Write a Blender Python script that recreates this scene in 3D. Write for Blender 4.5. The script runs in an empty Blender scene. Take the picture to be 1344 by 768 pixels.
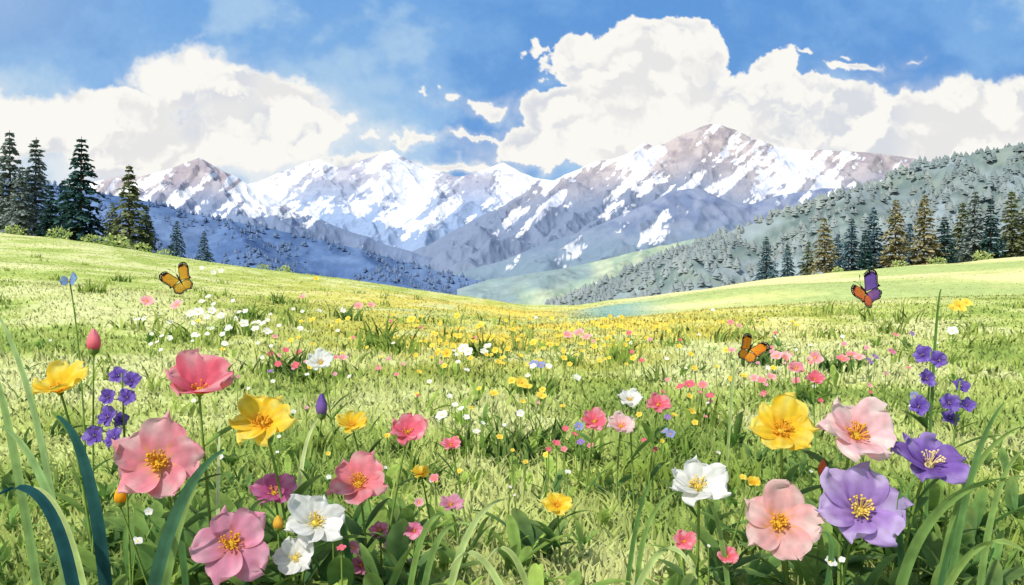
import bpy, math, random
import numpy as np
from mathutils import Vector, Matrix
random.seed(7); rng=np.random.default_rng(11)
F=1307.0; CH=0.5   # focal (px of a 1344 px wide frame) and eye height (m)

def S(r,g,b):
    c=np.array([r,g,b],float)/255.
    return np.where(c<=0.04045,c/12.92,((c+0.055)/1.055)**2.4)
def mix(a,b,t):
    t=np.asarray(t,float)
    if t.ndim>0: t=t[...,None]
    return a*(1-t)+b*t
def sst(a,b,x):
    t=np.clip((x-a)/(b-a),0,1); return t*t*(3-2*t)
# ---------------- noise
def vnoise(x,y,seed=0):
    xi=np.floor(x).astype(np.int64); yi=np.floor(y).astype(np.int64)
    fx=x-xi; fy=y-yi
    fx=fx*fx*fx*(fx*(fx*6-15)+10); fy=fy*fy*fy*(fy*(fy*6-15)+10)
    def h(a,b):
        n=(a*374761393+b*668265263+seed*1274126177)&0xffffffff
        n=((n^(n>>13))*1274126177)&0xffffffff
        n=((n^(n>>16))*2246822519)&0xffffffff
        return ((n^(n>>15))&0xffffff)/float(0xffffff)
    a=h(xi,yi);b=h(xi+1,yi);c=h(xi,yi+1);d=h(xi+1,yi+1)
    return (a*(1-fx)+b*fx)*(1-fy)+(c*(1-fx)+d*fx)*fy
def fbm(x,y,o=5,seed=0,g=0.5):
    s=0;a=1;t=0
    for i in range(o):
        s=s+a*vnoise(x+i*17.3,y-i*9.1,seed+i);t+=a;a*=g
        x,y=(x*1.6-y*1.2),(x*1.2+y*1.6)
    return s/t
def ridged(x,y,o=5,seed=0):
    s=0;a=1;t=0
    for i in range(o):
        s=s+a*(1-np.abs(2*vnoise(x+i*7.7,y+i*3.1,seed+i)-1));t+=a;a*=0.5
        x,y=(x*1.6-y*1.2),(x*1.2+y*1.6)
    return s/t

# ---------------- mesh builder (quads)
class MB:
    def __init__(s): s.V=[];s.Q=[];s.C=[];s.M=[];s.n=0
    def add(s,V,Q,C,m=0):
        V=np.asarray(V,float).reshape(-1,3);Q=np.asarray(Q,int).reshape(-1,4)
        C=np.asarray(C,float)
        if C.ndim==1: C=np.tile(C,(len(V),1))
        s.V.append(V);s.Q.append(Q+s.n);s.C.append(C.reshape(-1,3));s.M.append(np.full(len(Q),m));s.n+=len(V)
    def obj(s,name,mats,smooth=True,origin=None,parent=None):
        V=np.concatenate(s.V);Q=np.concatenate(s.Q);C=np.concatenate(s.C);M=np.concatenate(s.M)
        if origin is not None: V=V-np.array(origin)
        me=bpy.data.meshes.new(name)
        me.vertices.add(len(V));me.vertices.foreach_set('co',V.ravel())
        me.loops.add(Q.size);me.loops.foreach_set('vertex_index',Q.ravel())
        me.polygons.add(len(Q));me.polygons.foreach_set('loop_start',np.arange(0,Q.size,4))
        me.polygons.foreach_set('loop_total',np.full(len(Q),4))
        me.polygons.foreach_set('material_index',M.astype(int))
        me.polygons.foreach_set('use_smooth',np.full(len(Q),smooth))
        me.update(calc_edges=True)
        at=me.color_attributes.new('Col','FLOAT_COLOR','POINT')
        C4=np.ones((len(V),4));C4[:,:3]=np.clip(C,0,1);at.data.foreach_set('color',C4.ravel())
        for m in mats: me.materials.append(m)
        o=bpy.data.objects.new(name,me);bpy.context.collection.objects.link(o)
        if origin is not None: o.location=origin
        if parent: o.parent=parent
        return o
def gridq(n,m,closed=False):
    i=np.arange(n-1)[:,None]; j=np.arange(m if closed else m-1)[None,:]
    a=i*m+j; b=i*m+(j+1)%m; c=(i+1)*m+(j+1)%m; d=(i+1)*m+j
    return np.stack([a,b,c,d],-1).reshape(-1,4)
def tube(mb,P,R,col,seg=6,m=0):
    P=np.asarray(P,float);n=len(P);R=np.broadcast_to(R,(n,))
    T=np.gradient(P,axis=0);T/=np.linalg.norm(T,axis=1)[:,None]+1e-9
    ref=np.array([0.31,0.9,0.2]);A=np.cross(T,ref);A/=np.linalg.norm(A,axis=1)[:,None]+1e-9
    B=np.cross(T,A);th=np.arange(seg)*2*np.pi/seg
    V=P[:,None,:]+R[:,None,None]*(np.cos(th)[None,:,None]*A[:,None,:]+np.sin(th)[None,:,None]*B[:,None,:])
    C=np.asarray(col,float)
    if C.ndim==2: C=np.repeat(C,seg,axis=0)
    mb.add(V,gridq(n,seg,True),C,m)
def bez(a,b,c,n):
    t=np.linspace(0,1,n)[:,None];return (1-t)**2*a+2*t*(1-t)*b+t*t*c
def ribbon(mb,P,W,side,col,col2=None,fold=0.25,m=0):
    """lanceolate leaf / blade : 3 verts across, folded along the mid rib"""
    P=np.asarray(P,float);n=len(P);T=np.gradient(P,axis=0);T/=np.linalg.norm(T,axis=1)[:,None]+1e-9
    side=np.asarray(side,float);sd=side-T*(T@side)[:,None];sd/=np.linalg.norm(sd,axis=1)[:,None]+1e-9
    N=np.cross(sd,T);W=np.asarray(W)[:,None]
    V=np.stack([P-sd*W+N*W*fold,P,P+sd*W+N*W*fold],1)
    t=np.linspace(0,1,n)
    c=mix(np.tile(col,(n,1)),np.tile(col2 if col2 is not None else col,(n,1)),t)
    c=c*(0.85+0.3*vnoise(t*5+P[0,0]*37,t*0+P[0,2]*19,9))[:,None]
    C=np.stack([c*1.05,c*0.8,c*1.0],1)
    mb.add(V,gridq(n,3),C,m)

# ---------------- materials
def mat(name,transl=0.0,rough=0.7,nscale=20,namt=0.2,up=0.0,bump=0.0,spec=0.2):
    m=bpy.data.materials.new(name);m.use_nodes=True;nt=m.node_tree;N=nt.nodes;L=nt.links;N.clear()
    out=N.new('ShaderNodeOutputMaterial');at=N.new('ShaderNodeAttribute');at.attribute_name='Col'
    tc=N.new('ShaderNodeTexCoord');nz=N.new('ShaderNodeTexNoise');nz.inputs['Scale'].default_value=nscale;nz.inputs['Detail'].default_value=2
    L.new(tc.outputs['Object'],nz.inputs['Vector'])
    mr=N.new('ShaderNodeMapRange');mr.inputs['From Min'].default_value=0.3;mr.inputs['From Max'].default_value=0.7
    mr.inputs['To Min'].default_value=1-namt;mr.inputs['To Max'].default_value=1+namt;L.new(nz.outputs[0],mr.inputs['Value'])
    vm=N.new('ShaderNodeVectorMath');vm.operation='SCALE';L.new(at.outputs['Color'],vm.inputs[0]);L.new(mr.outputs[0],vm.inputs['Scale'])
    if spec>0:
        p=N.new('ShaderNodeBsdfPrincipled');p.inputs['Roughness'].default_value=rough;p.inputs['Specular IOR Level'].default_value=spec
        L.new(vm.outputs[0],p.inputs['Base Color'])
    else:
        p=N.new('ShaderNodeBsdfDiffuse');L.new(vm.outputs[0],p.inputs['Color'])
    if up>0:
        g=N.new('ShaderNodeNewGeometry');mx=N.new('ShaderNodeMix');mx.data_type='VECTOR';mx.inputs['Factor'].default_value=up
        L.new(g.outputs['Normal'],mx.inputs[4]);mx.inputs[5].default_value=(0,0,1)
        nn=N.new('ShaderNodeVectorMath');nn.operation='NORMALIZE';L.new(mx.outputs[1],nn.inputs[0]);L.new(nn.outputs[0],p.inputs['Normal'])
    if bump>0:
        b=N.new('ShaderNodeBump');b.inputs['Strength'].default_value=bump;b.inputs['Distance'].default_value=1.0/nscale
        L.new(nz.outputs[0],b.inputs['Height']);L.new(b.outputs[0],p.inputs['Normal'])
    sh=p.outputs[0]
    if transl>0:
        t=N.new('ShaderNodeBsdfTranslucent');L.new(vm.outputs[0],t.inputs['Color'])
        ms=N.new('ShaderNodeMixShader');ms.inputs[0].default_value=transl;L.new(sh,ms.inputs[1]);L.new(t.outputs[0],ms.inputs[2]);sh=ms.outputs[0]
    L.new(sh,out.inputs['Surface']);return m
M_ground=mat('meadow_ground',0,0.95,4,0.14,0,0.2,0)
M_grass=mat('grass_blade',0.42,0.8,3,0.08,0.75,0,0)
M_leaf=mat('leaf',0.35,0.65,40,0.22,0.3,0,0)
M_petal=mat('petal',0.4,0.75,60,0.14,0.0,0,0)
M_center=mat('flower_center',0.1,0.8,300,0.25)
M_wing=mat('butterfly_wing',0.4,0.7,150,0.08,0,0,0)
M_body=mat('butterfly_body',0,0.7,300,0.3)
M_needle=mat('pine_needles',0.25,0.85,1.2,0.22,0.3,0,0)
M_bark=mat('bark',0,0.9,8,0.3,0,0.5)
M_mount=mat('mountain_rock_snow',0,0.95,0.03,0.06,0,0.1,0)
M_hill=mat('hill_forest',0,0.95,0.05,0.12,0,0.2,0)
M_ftree=mat('forest_trees',0.25,0.95,0.03,0.14,0.7,0,0)

# ---------------- terrain
CP=np.array([(-900,285),(-300,292),(0,306),(60,312),(100,317),(150,324),(220,336),(300,347),(450,366),(600,389),(690,402),(760,401),(850,390),(1000,369),(1100,358),(1200,349),(1344,339),(1700,325),(2300,315)],float)
def zg(x,y):
    x=np.asarray(x,float);y=np.asarray(y,float)
    u=x/np.sqrt(np.maximum(y,0)**2+16)
    e=(384-np.interp(672+F*u,CP[:,0],CP[:,1]))/F
    C=CH+e*60
    T=np.clip((y-3)/57,0,1)**1.35
    z=C*T
    k=sst(60,300,y); z=z*(1-k)-20*k
    right=sst(0.03,0.2,u)
    z=z+right*(0.12*np.exp(-((y-15)/4)**2)-0.50*np.exp(-((y-27)/6.5)**2))
    left=sst(-0.1,-0.35,u)
    z=z+left*(0.2*np.exp(-((y-13)/4)**2)-0.1*np.exp(-((y-22)/5)**2))
    near=1-sst(60,120,y)
    z=z+near*(0.05*(fbm(x*0.9,y*0.9,3,3)-0.5)+(fbm(x*0.12,y*0.12,3,5)-0.5)*0.6*sst(4,40,y))
    return z
def gcol(x,y):
    u=x/np.maximum(np.sqrt(y*y+4),1)
    a=fbm(x*0.55,y*0.30,4,21);b=fbm(x*1.9+5,y*1.0,4,31);c=fbm(x*0.16,y*0.07,4,41);d=fbm(x*4,y*2.5,3,51)
    L=S(228,232,160);Mi=S(200,214,118);D=S(132,166,74);Y=S(250,224,102)
    col=mix(np.broadcast_to(L,x.shape+(3,)),Mi,sst(0.36,0.58,0.5*a+0.5*b))
    col=mix(col,D,sst(0.49,0.65,0.45*b+0.35*a+0.2*d)*(0.8-0.4*sst(6,26,y)))
    edge=sst(0.12,0.3,np.abs(u))
    col=mix(col,S(100,140,70),(0.15+0.35*edge)*(1-sst(1.4,2.4,y))*sst(0.38,0.58,b))
    yl=np.exp(-((u-0.03)/0.22)**2)*sst(4.5,9,y)*(1-sst(34,54,y))
    col=mix(col,Y,np.clip(yl*1.0*sst(0.27,0.5,0.6*c+0.4*b),0,1))
    pale=sst(0.04,0.14,u)*sst(15,20,y)
    pn=fbm(x*.09,y*.16,4,43)
    pc=mix(np.broadcast_to(S(244,236,168),x.shape+(3,)),S(216,222,142),sst(0.40,0.50,pn));pc=mix(pc,S(178,200,124),sst(.54,.62,pn)*.7)
    col=mix(col,pc,pale*0.95)
    hill_shade=np.exp(-((u-0.10)/0.045)**2)*sst(17,22,y)*(1-sst(36,46,y))  # blue-green shade of the hill, painted into the ground colour
    col=mix(col,S(138,186,178),hill_shade*0.85)
    col=mix(col,S(232,232,160),0.5*sst(-0.2,-0.45,u)*sst(8,30,y)*sst(0.55,0.4,a))
    return col
ys=np.concatenate([np.linspace(-30,0.5,30),np.geomspace(0.6,60,460),np.geomspace(60.6,300,50),np.geomspace(320,9000,30)])
us=np.sinh(np.linspace(-3.2,3.2,500))/np.sinh(3.2)*3.5
Y,U=np.meshgrid(ys,us,indexing='ij');X=U*(np.maximum(Y,0)+4.)
mb=MB();cc=gcol(X,np.maximum(Y,0.01));mb.add(np.stack([X,Y,zg(X,Y)],-1),gridq(len(ys),len(us)),(cc*0.92).reshape(-1,3))
mb.obj('meadow_ground',[M_ground])
def P(px,py,d): return np.array([(px-672)/F*d,d,CH-(py-384)/F*d])
_yy=np.geomspace(0.8,60,1000)
def gat(px,py):
    u=(px-672)/F;e=(zg(u*_yy,_yy)-CH)/_yy;k=np.argmax(e>=(384-py)/F)
    if e[k]<(384-py)/F:k=len(_yy)-1
    return np.array([u*_yy[k],_yy[k],zg(u*_yy[k],_yy[k])])

# ---------------- grass (one mass object)
def blades(mb,x,y,h,w,lean,col,tipc,K=5):
    n=len(x);z=zg(x,y)-0.005;az=rng.uniform(0,2*np.pi,n)
    t=np.linspace(0,1,K)
    lx=np.cos(az)*lean;ly=np.sin(az)*lean
    fx=rng.uniform(-0.5,0.5,n)
    px=x[:,None]+lx[:,None]*t**2*h[:,None];py=y[:,None]+ly[:,None]*t**2*h[:,None]
    pz=z[:,None]+h[:,None]*(t-0.35*np.clip(lean,0,1.5)[:,None]*t**2.2)
    ww=w[:,None]*(1-t**1.6)*0.5*(0.7+0.6*np.sin(np.pi*np.clip(t+0.15,0,1)))+0.0002
    sx=np.cos(fx)[:,None];sy=np.sin(fx)[:,None]
    A=np.stack([px-sx*ww,py-sy*ww,pz],-1);B=np.stack([px+sx*ww,py+sy*ww,pz],-1)
    V=np.stack([A,B],2).reshape(n,-1,3)
    q=gridq(K,2);Q=(q[None]+(np.arange(n)*2*K)[:,None,None]).reshape(-1,4)
    tt=np.repeat(t,2)[None,:,None]
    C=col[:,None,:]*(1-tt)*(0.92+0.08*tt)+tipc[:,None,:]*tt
    mb.add(V,Q,C)
mb=MB();n=120000
y=np.exp(rng.uniform(np.log(0.75),np.log(62),n));x=rng.uniform(-1,1,n)*(0.62*y+0.35)
x[:7000]=rng.uniform(-1,1,7000)*(1.3*y[:7000]+1)
c=gcol(x,y);br=rng.uniform(0.9,1.1,n)[:,None];pn=fbm(x*1.3,y*0.9,3,77)
c=c*br*(0.88+0.30*pn[:,None])
h=rng.uniform(0.022,0.07,n)*(0.5+1.0*pn)*(1+0.004*y)*(1-0.35*sst(4,30,y));w=rng.uniform(0.003,0.007,n)*(1+y/6)
h*=1-0.3*np.exp(-y/1.2)
smooth_hill=sst(0.04,0.14,x/y)*sst(15,20,y);h*=1-0.4*smooth_hill
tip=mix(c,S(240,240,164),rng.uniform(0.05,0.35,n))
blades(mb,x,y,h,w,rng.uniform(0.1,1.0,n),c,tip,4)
mb.obj('grass',[M_grass])
# darker / longer tufts, one mass
mb=MB()
def tuft(x0,y0,n,hh,col,spread=0.05,wd=0.007):
    a=rng.uniform(0,2*np.pi,n);r=rng.uniform(0,spread,n)
    x=x0+np.cos(a)*r;y=y0+np.sin(a)*r
    c=np.tile(col,(n,1))*rng.uniform(0.75,1.3,n)[:,None]
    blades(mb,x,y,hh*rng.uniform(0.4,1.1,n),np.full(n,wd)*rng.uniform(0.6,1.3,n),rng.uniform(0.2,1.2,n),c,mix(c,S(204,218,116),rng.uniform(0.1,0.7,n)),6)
G1=S(106,144,60);G2=S(78,120,60);G3=S(144,172,74);G4=S(176,198,98)
for (px,py,s) in [(680,612,1.3),(690,600,1.1),(385,500,1.2),(410,505,1),(370,498,1),(500,460,1.2),(520,466,1),(755,610,1.2),(735,590,1),(815,478,1.),(640,470,.8),(930,560,1),(890,590,.9),(560,640,1.2),(610,600,1),(1000,480,.9),(1100,490,.9),(370,400,.8),(330,420,.8),(160,370,.8),(120,385,.8),(455,420,.8),(700,520,.9),(850,640,1.3),(870,600,1),(300,440,.9),(230,450,1.),(960,640,1),(420,600,1.1),(1060,530,1),(780,650,1)]:
    g=gat(px,py);k=min(g[1],9)**0.75
    tuft(g[0],g[1],34,0.07*k*s*0.9,[G1,G2,G3][random.randrange(3)],0.04*k,0.0055*k**0.8)
for i in range(240):
    yy=math.exp(random.uniform(math.log(1.5),math.log(36)));xx=random.uniform(-.6,.6)*yy
    if yy>13 and xx/yy>0: continue
    k=min(yy,9)**0.7;f=min(1,yy/14);c=[G1,G2,G3,G4,G4][random.randrange(5)]*(1-f)+S(184,204,106)*f
    tuft(xx,yy,random.randint(10,24),0.065*k*random.uniform(.4,1),c,0.045*k,0.004*k)
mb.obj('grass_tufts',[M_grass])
# low broad-leaved plants in the foreground (mass)
mb=MB()
def broad(x0,y0,n,L,col,wf=.15):
    z0=float(zg(x0,y0))
    for i in range(n):
        a=random.uniform(0,2*math.pi);e=random.uniform(0.4,1.35);l=L*random.uniform(.5,1.2)
        d=np.array([math.cos(a)*math.cos(e),math.sin(a)*math.cos(e),math.sin(e)])
        p0=np.array([x0+random.uniform(-.02,.02),y0+random.uniform(-.02,.02),z0+random.uniform(0,.03)])
        pp=bez(p0,p0+d*l*.6,p0+d*l+np.array([0,0,-.25*l]),7);t=np.linspace(0,1,7)
        c=col*random.uniform(.75,1.4)
        ribbon(mb,pp,l*wf*random.uniform(.6,1.2)*np.sin(np.pi*np.clip(t*0.93+.05,0,1))**0.8+.0004,np.cross(d,[0,0,1.0]),c,mix(c,S(190,208,106),.4))
LC=[S(78,116,66),S(98,138,68),S(138,166,80)]
for i in range(230):
    yy=random.uniform(1.25,3.0) if i<150 else random.uniform(3.0,9);xx=random.uniform(-.58,.58)*yy
    dark=abs(xx/yy)>0.2 or random.random()<.35
    broad(xx,yy,random.randint(5,9),random.uniform(.05,.10)*(1 if yy<3 else 1.3),LC[random.randrange(3)] if dark else S(154,182,86),.12)
for (cx,n_) in [(300,12),(240,8),(180,7),(350,6),(1130,9),(1190,10),(1250,7),(1060,5),(930,6),(520,6),(460,6),(700,3)]:
    for i in range(n_):
        yy=random.uniform(1.4,2.0);xx=((cx-672)+random.gauss(0,30))/F*yy
        broad(xx,yy,8,random.uniform(.09,.17),[S(62,104,66),S(82,126,68),S(116,152,74)][random.randrange(3)],.11)
mb.obj('meadow_plants',[M_leaf])

# ---------------- flowers
def frame(n,spin=0):
    n=np.asarray(n,float);n/=np.linalg.norm(n);a=np.cross([0.0,0.1,1.0] if abs(n[2])<.95 else [1.0,0,0],n);a/=np.linalg.norm(a);b=np.cross(n,a)
    c,s=math.cos(spin),math.sin(spin);return np.stack([a*c+b*s,-a*s+b*c,n],1)
def petals(mb,o,R,Rad,cols,npet=5,a0=50,a1=5,W=0.62,ruf=0.05,cup=0.25,dz=0,spin=0):
    nt_,ns=12,13;t=np.linspace(0,1,nt_);s=np.linspace(-1,1,ns)
    for k in range(npet):
        ja0=a0+random.uniform(-6,6);ja1=a1+random.uniform(-16,16)
        al=np.radians(ja0*(1-t)+ja1*t);dr=np.cos(al);dzz=np.sin(al)
        r=np.concatenate([[0],np.cumsum((dr[1:]+dr[:-1])/2)])/(nt_-1);z=np.concatenate([[0],np.cumsum((dzz[1:]+dzz[:-1])/2)])/(nt_-1)
        ln=max(r.max(),0.45);sc=Rad/ln*random.uniform(.88,1.08);r=r*sc;z=z*sc
        a=t**1.5;w=W*sc*(0.10*(1-t)+np.sqrt(np.clip(1-np.abs(2*a-1)**2.2,0,1)))*0.95*random.uniform(.9,1.08)
        w=np.maximum(w,0.02*sc)
        ph=random.uniform(0,6);ph2=random.uniform(0,6)
        Sg,Tg=np.meshgrid(s,t)
        rr=r[:,None]*(1+0.12*Tg*(0.6*np.sin(3.1*Sg+ph)+0.4*np.sin(7*Sg+ph2)))-0.05*Rad*Tg**3*(Sg**2)
        xx=w[:,None]*Sg
        zz=z[:,None]+cup*w[:,None]*Sg**2+0.06*Rad*Tg**2*np.sin(5*Sg+ph)+0.035*Rad*np.sin(9*Sg+ph2)*Tg**3+(0.13*Sg*Rad*Tg)+0.012*Rad*(k%2)+dz
        th=2*np.pi*k/npet+spin+random.uniform(-.12,.12)
        X=rr*math.cos(th)-xx*math.sin(th);Y=rr*math.sin(th)+xx*math.cos(th)
        V=np.stack([X,Y,zz],-1).reshape(-1,3)@R.T+o
        st=0.5+0.5*np.sin(Sg*11+ph+1.5*np.sin(Tg*4));nz=vnoise(Sg*2+k*9+ph,Tg*3+ph2,4)
        C=mix(np.broadcast_to(cols[0],(nt_,ns,3)),cols[1],sst(0.10,0.5,Tg+0.16*st))
        C=mix(C,cols[2],sst(0.5,1.0,Tg+0.7*(nz-.5)))
        C=C*(0.86+0.17*st*(1-Tg*.4))[...,None]*random.uniform(.9,1.06)
        mb.add(V,gridq(nt_,ns),C.reshape(-1,3),0)
def stamens(mb,o,R,Rad,n,col,col2,hgt=0.3,spr=0.28):
    th=np.linspace(0,2*np.pi,9)[:-1]
    rr=np.array([1,.95,.75,.45,.05])*0.14*Rad;zz=np.array([0,.06,.12,.16,.18])*Rad+0.02*Rad
    V=np.stack([rr[:,None]*np.cos(th),rr[:,None]*np.sin(th),np.broadcast_to(zz[:,None],(5,8))],-1).reshape(-1,3)@R.T+o
    mb.add(V,gridq(5,8,True),col2,1)
    for i in range(n):
        a=random.uniform(0,6.28);q=Rad*spr*math.sqrt(random.uniform(.1,1));hh=Rad*hgt*random.uniform(.7,1.1)
        p0=np.array([math.cos(a)*q*.2,math.sin(a)*q*.2,0.03*Rad]);p2=np.array([math.cos(a)*q,math.sin(a)*q,hh])
        pp=bez(p0,np.array([p2[0]*.5,p2[1]*.5,hh*.8]),p2,4)@R.T+o
        tube(mb,pp,0.010*Rad+.0001,col,3,1)
        d=R@np.array([math.cos(a)*.6,math.sin(a)*.6,.7]);e=pp[-1]
        tube(mb,[e-d*.02*Rad,e+d*.02*Rad,e+d*.04*Rad,e+d*.06*Rad],np.array([.008,.03,.03,.006])*Rad,col*random.uniform(.75,1.1),5,1)
ST=S(134,164,80)
def stem(mb,top,n,leaves=4,r=.0017,col=None,root=None,leafL=.09,leafc=None):
    col=ST if col is None else col
    if root is None: root=(top[0]+random.uniform(-.05,.05),top[1]+random.uniform(0,.08))
    g=np.array([root[0],root[1],float(zg(root[0],root[1]))-.01])
    mid=np.array([(g[0]*.35+top[0]*.65)-n[0]*.05,top[1]*.7+g[1]*.3-n[1]*.04,g[2]+(top[2]-g[2])*.7])
    pp=bez(g,mid,top,14);tube(mb,pp,np.linspace(r*1.35,r,14),col,6,2)
    for i in range(leaves):
        k=random.randint(1,9);p=pp[k];a=random.choice([0,math.pi])+random.uniform(-.9,.9);l=leafL*random.uniform(.6,1.2)
        e=random.uniform(.4,1.1);d=np.array([math.cos(a)*math.cos(e),math.sin(a)*math.cos(e),math.sin(e)])
        lp=bez(p,p+d*l*.55,p+d*l+np.array([0,0,-.22*l]),9);t=np.linspace(0,1,9)
        c=(leafc if leafc is not None else [S(94,134,68),S(120,156,74),S(74,114,70)][random.randrange(3)])*random.uniform(.8,1.2)
        ribbon(mb,lp,l*.12*np.sin(np.pi*np.clip(t*.93+.05,0,1))**.8+.0003,np.cross(d,[0,0,1.]),c,mix(c,S(186,204,114),.3),m=2)
    return pp
PINK=(S(250,200,130),S(245,152,166),S(252,202,204));CORAL=(S(232,98,116),S(244,120,140),S(252,176,184))
LPINK=(S(240,150,130),S(250,200,203),S(254,228,224));YEL=(S(242,168,44),S(254,214,62),S(255,236,118))
WHT=(S(216,218,182),S(248,248,242),S(254,253,249));MAG=(S(166,76,122),S(210,106,158),S(226,146,184))
PUR=(S(108,76,154),S(146,110,196),S(180,152,220));LPUR=(S(128,90,168),S(184,148,216),S(212,190,236));MAUV=(S(228,138,118),S(226,150,178),S(240,180,198))
ANT=S(238,176,54);ANTL=S(246,214,100)
def flower(name,px,py,d,w,cols,tilt=45,lean=0,a0=35,a1=5,npet=5,W=.48,st=22,cup=.15,leaves=4,root=None,ant=ANT,spr=.28,hgt=.3,spin=None):
    o=P(px,py,d);Rad=w/2/F*d;tl=math.radians(tilt);ln=math.radians(lean)
    n=np.array([math.sin(ln),-math.sin(tl)*math.cos(ln),math.cos(tl)*math.cos(ln)]);R=frame(n,random.uniform(0,6.28) if spin is None else spin)
    mb=MB();o=o-R[:,2]*Rad*.22
    petals(mb,o,R,Rad,cols,npet,a0,a1,W,cup=cup)
    stamens(mb,o,R,Rad,st,ant,mix(ant,S(170,180,60),.4),hgt,spr)
    th=np.arange(7)*2*np.pi/7
    rr=np.array([.03,.10,.13])*Rad;zz=np.array([-.14,-.07,.01])*Rad
    V=np.stack([rr[:,None]*np.cos(th),rr[:,None]*np.sin(th),np.broadcast_to(zz[:,None],(3,7))],-1).reshape(-1,3)@R.T+o
    mb.add(V,gridq(3,7,True),ST,2)
    stem(mb,o-R[:,2]*Rad*.12,R[:,2],leaves,r=.0014+Rad*.012,root=root)
    return mb.obj(name,[M_petal,M_center,M_leaf],origin=tuple(o))
fl=flower
fl('coral_poppy',262,508,1.45,88,CORAL,28,10,50,16,5,.54,14,.25)
fl('pink_anemone',206,606,1.40,120,PINK,64,5,30,-4,5,.46,46,leaves=6,spr=.22)
fl('yellow_buttercup',344,553,1.45,86,YEL,42,-4,34,5,6,.42,34)
fl('yellow_buttercup',77,508,1.6,74,YEL,24,-6,35,12,6,.44,16)
fl('mauve_anemone',303,712,1.38,104,MAUV,60,5,30,-5,5,.47,26,leaves=6)
fl('magenta_wildflower',360,645,1.5,58,MAG,36,5,35,12,5,.5,14)
fl('white_anemone',414,684,1.45,82,WHT,42,10,34,5,6,.43,26,ant=ANTL)
fl('white_anemone',387,731,1.42,52,WHT,52,0,34,5,5,.48,16,ant=ANTL)
fl('pink_anemone',470,632,1.55,82,(S(235,150,90),S(246,142,154),S(252,190,192)),40,0,34,5,5,.5,26)
fl('coral_poppy',535,565,1.75,54,CORAL,34,4,34,8,6,.46,12)
fl('yellow_buttercup',462,556,1.8,42,YEL,32,0,34,10,6,.46,10)
fl('yellow_buttercup',732,662,1.75,40,YEL,42,0,34,2,6,.46,12)
fl('white_anemone',917,636,1.5,88,WHT,32,-6,34,10,6,.44,26,ant=ANTL)
fl('yellow_buttercup',1027,563,1.45,92,YEL,48,-4,36,6,6,.42,32)
fl('light_pink_anemone',1126,568,1.45,108,LPINK,40,10,36,12,5,.5,32)
fl('purple_anemone',1222,606,1.45,102,PUR,36,6,36,6,6,.45,20,ant=S(244,220,160),hgt=.42)
fl('purple_anemone',1130,668,1.40,116,LPUR,50,-4,34,4,6,.44,36,ant=S(236,204,104),hgt=.36)
fl('light_pink_anemone',1022,686,1.42,106,(S(250,184,90),S(248,188,186),S(252,216,210)),64,-6,30,-4,5,.47,36,spr=.2)
fl('pink_wildflower',592,661,1.6,34,MAUV,24,0,30,12,5,.5,8,leaves=2)
fl('pink_wildflower',592,583,1.9,28,CORAL,28,0,30,8,5,.5,8,leaves=2)
for a in [(520,712,34),(498,695,28),(473,741,30),(463,718,22),(543,696,26),(543,740,22)]:
    fl('pink_wildflower',a[0],a[1],1.5+random.uniform(0,.12),a[2],random.choice([MAUV,(S(210,70,100),S(242,140,174),S(248,180,198))]),52,0,25,0,5,.46,8,leaves=2)
for a in [(780,552,37,CORAL),(815,558,38,LPINK),(827,523,34,WHT),(864,530,34,CORAL),(421,475,36,WHT),(1045,483,24,PINK),(1070,497,26,CORAL)]:
    fl('pink_wildflower' if a[3] is not WHT else 'white_wildflower',a[0],a[1],2.3 if a[1]>515 else 2.8,a[2],a[3],38,0,32,8,6,.46,8,leaves=3)
for a in [(898,710,30),(955,730,28)]:
    fl('coral_poppy',a[0],a[1],1.5,a[2],CORAL,46,0,34,10,5,.5,8,leaves=2)
fl('yellow_wildflower',553,621,1.8,26,YEL,32,0,32,15,5,.5,6,leaves=1)
fl('yellow_wildflower',989,633,1.8,20,YEL,32,0,32,15,5,.5,6,leaves=1)
def bud(name,px,py,d,w,h,col,col2,leaves=2,root=None):
    o=P(px,py,d);mb=MB();ww=w/2/F*d;hh=h/F*d;n=9;t=np.linspace(0,1,n)
    b=o-np.array([0,0,hh/2])
    for k in range(4):
        a=k*math.pi/2+.3;s=np.linspace(-1,1,5);Sg,Tg=np.meshgrid(s,t)
        prof=ww*np.sin(np.pi*np.clip(Tg**.8*.93+.05,0,1))**.75;ang=a+Sg*.95*(1-.3*Tg)
        rad=prof*(1+.05*(k%2))
        V=np.stack([rad*np.cos(ang),rad*np.sin(ang),Tg*hh*(1-.06*Sg**2)],-1)+b
        mb.add(V,gridq(n,5),mix(np.broadcast_to(col,(n,5,3)),col2,Tg).reshape(-1,3)*random.uniform(.9,1.1),0)
    tube(mb,[b-[0,0,.1*hh],b,b+[0,0,.22*hh]],[ww*.2,ww*.75,ww*.9],ST,7,2)
    stem(mb,b-np.array([0,0,.08*hh]),np.array([0,0,1.]),leaves,.0013,root=root,leafL=.06)
    mb.obj(name,[M_petal,M_center,M_leaf],origin=tuple(o))
bud('pink_tulip_bud',123,447,1.6,18,32,S(236,100,120),S(248,164,172),2)
bud('purple_flower_bud',422,532,1.6,15,32,S(150,120,180),S(128,98,180),1)
bud('yellow_flower_bud',158,650,1.4,16,26,S(236,160,40),S(252,206,60),1)
bud('red_flower_bud',1080,615,1.5,13,24,S(196,100,66),S(230,130,86),1)
bud('yellow_flower_bud',365,686,1.45,14,20,S(220,170,60),S(240,200,90),1)
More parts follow.
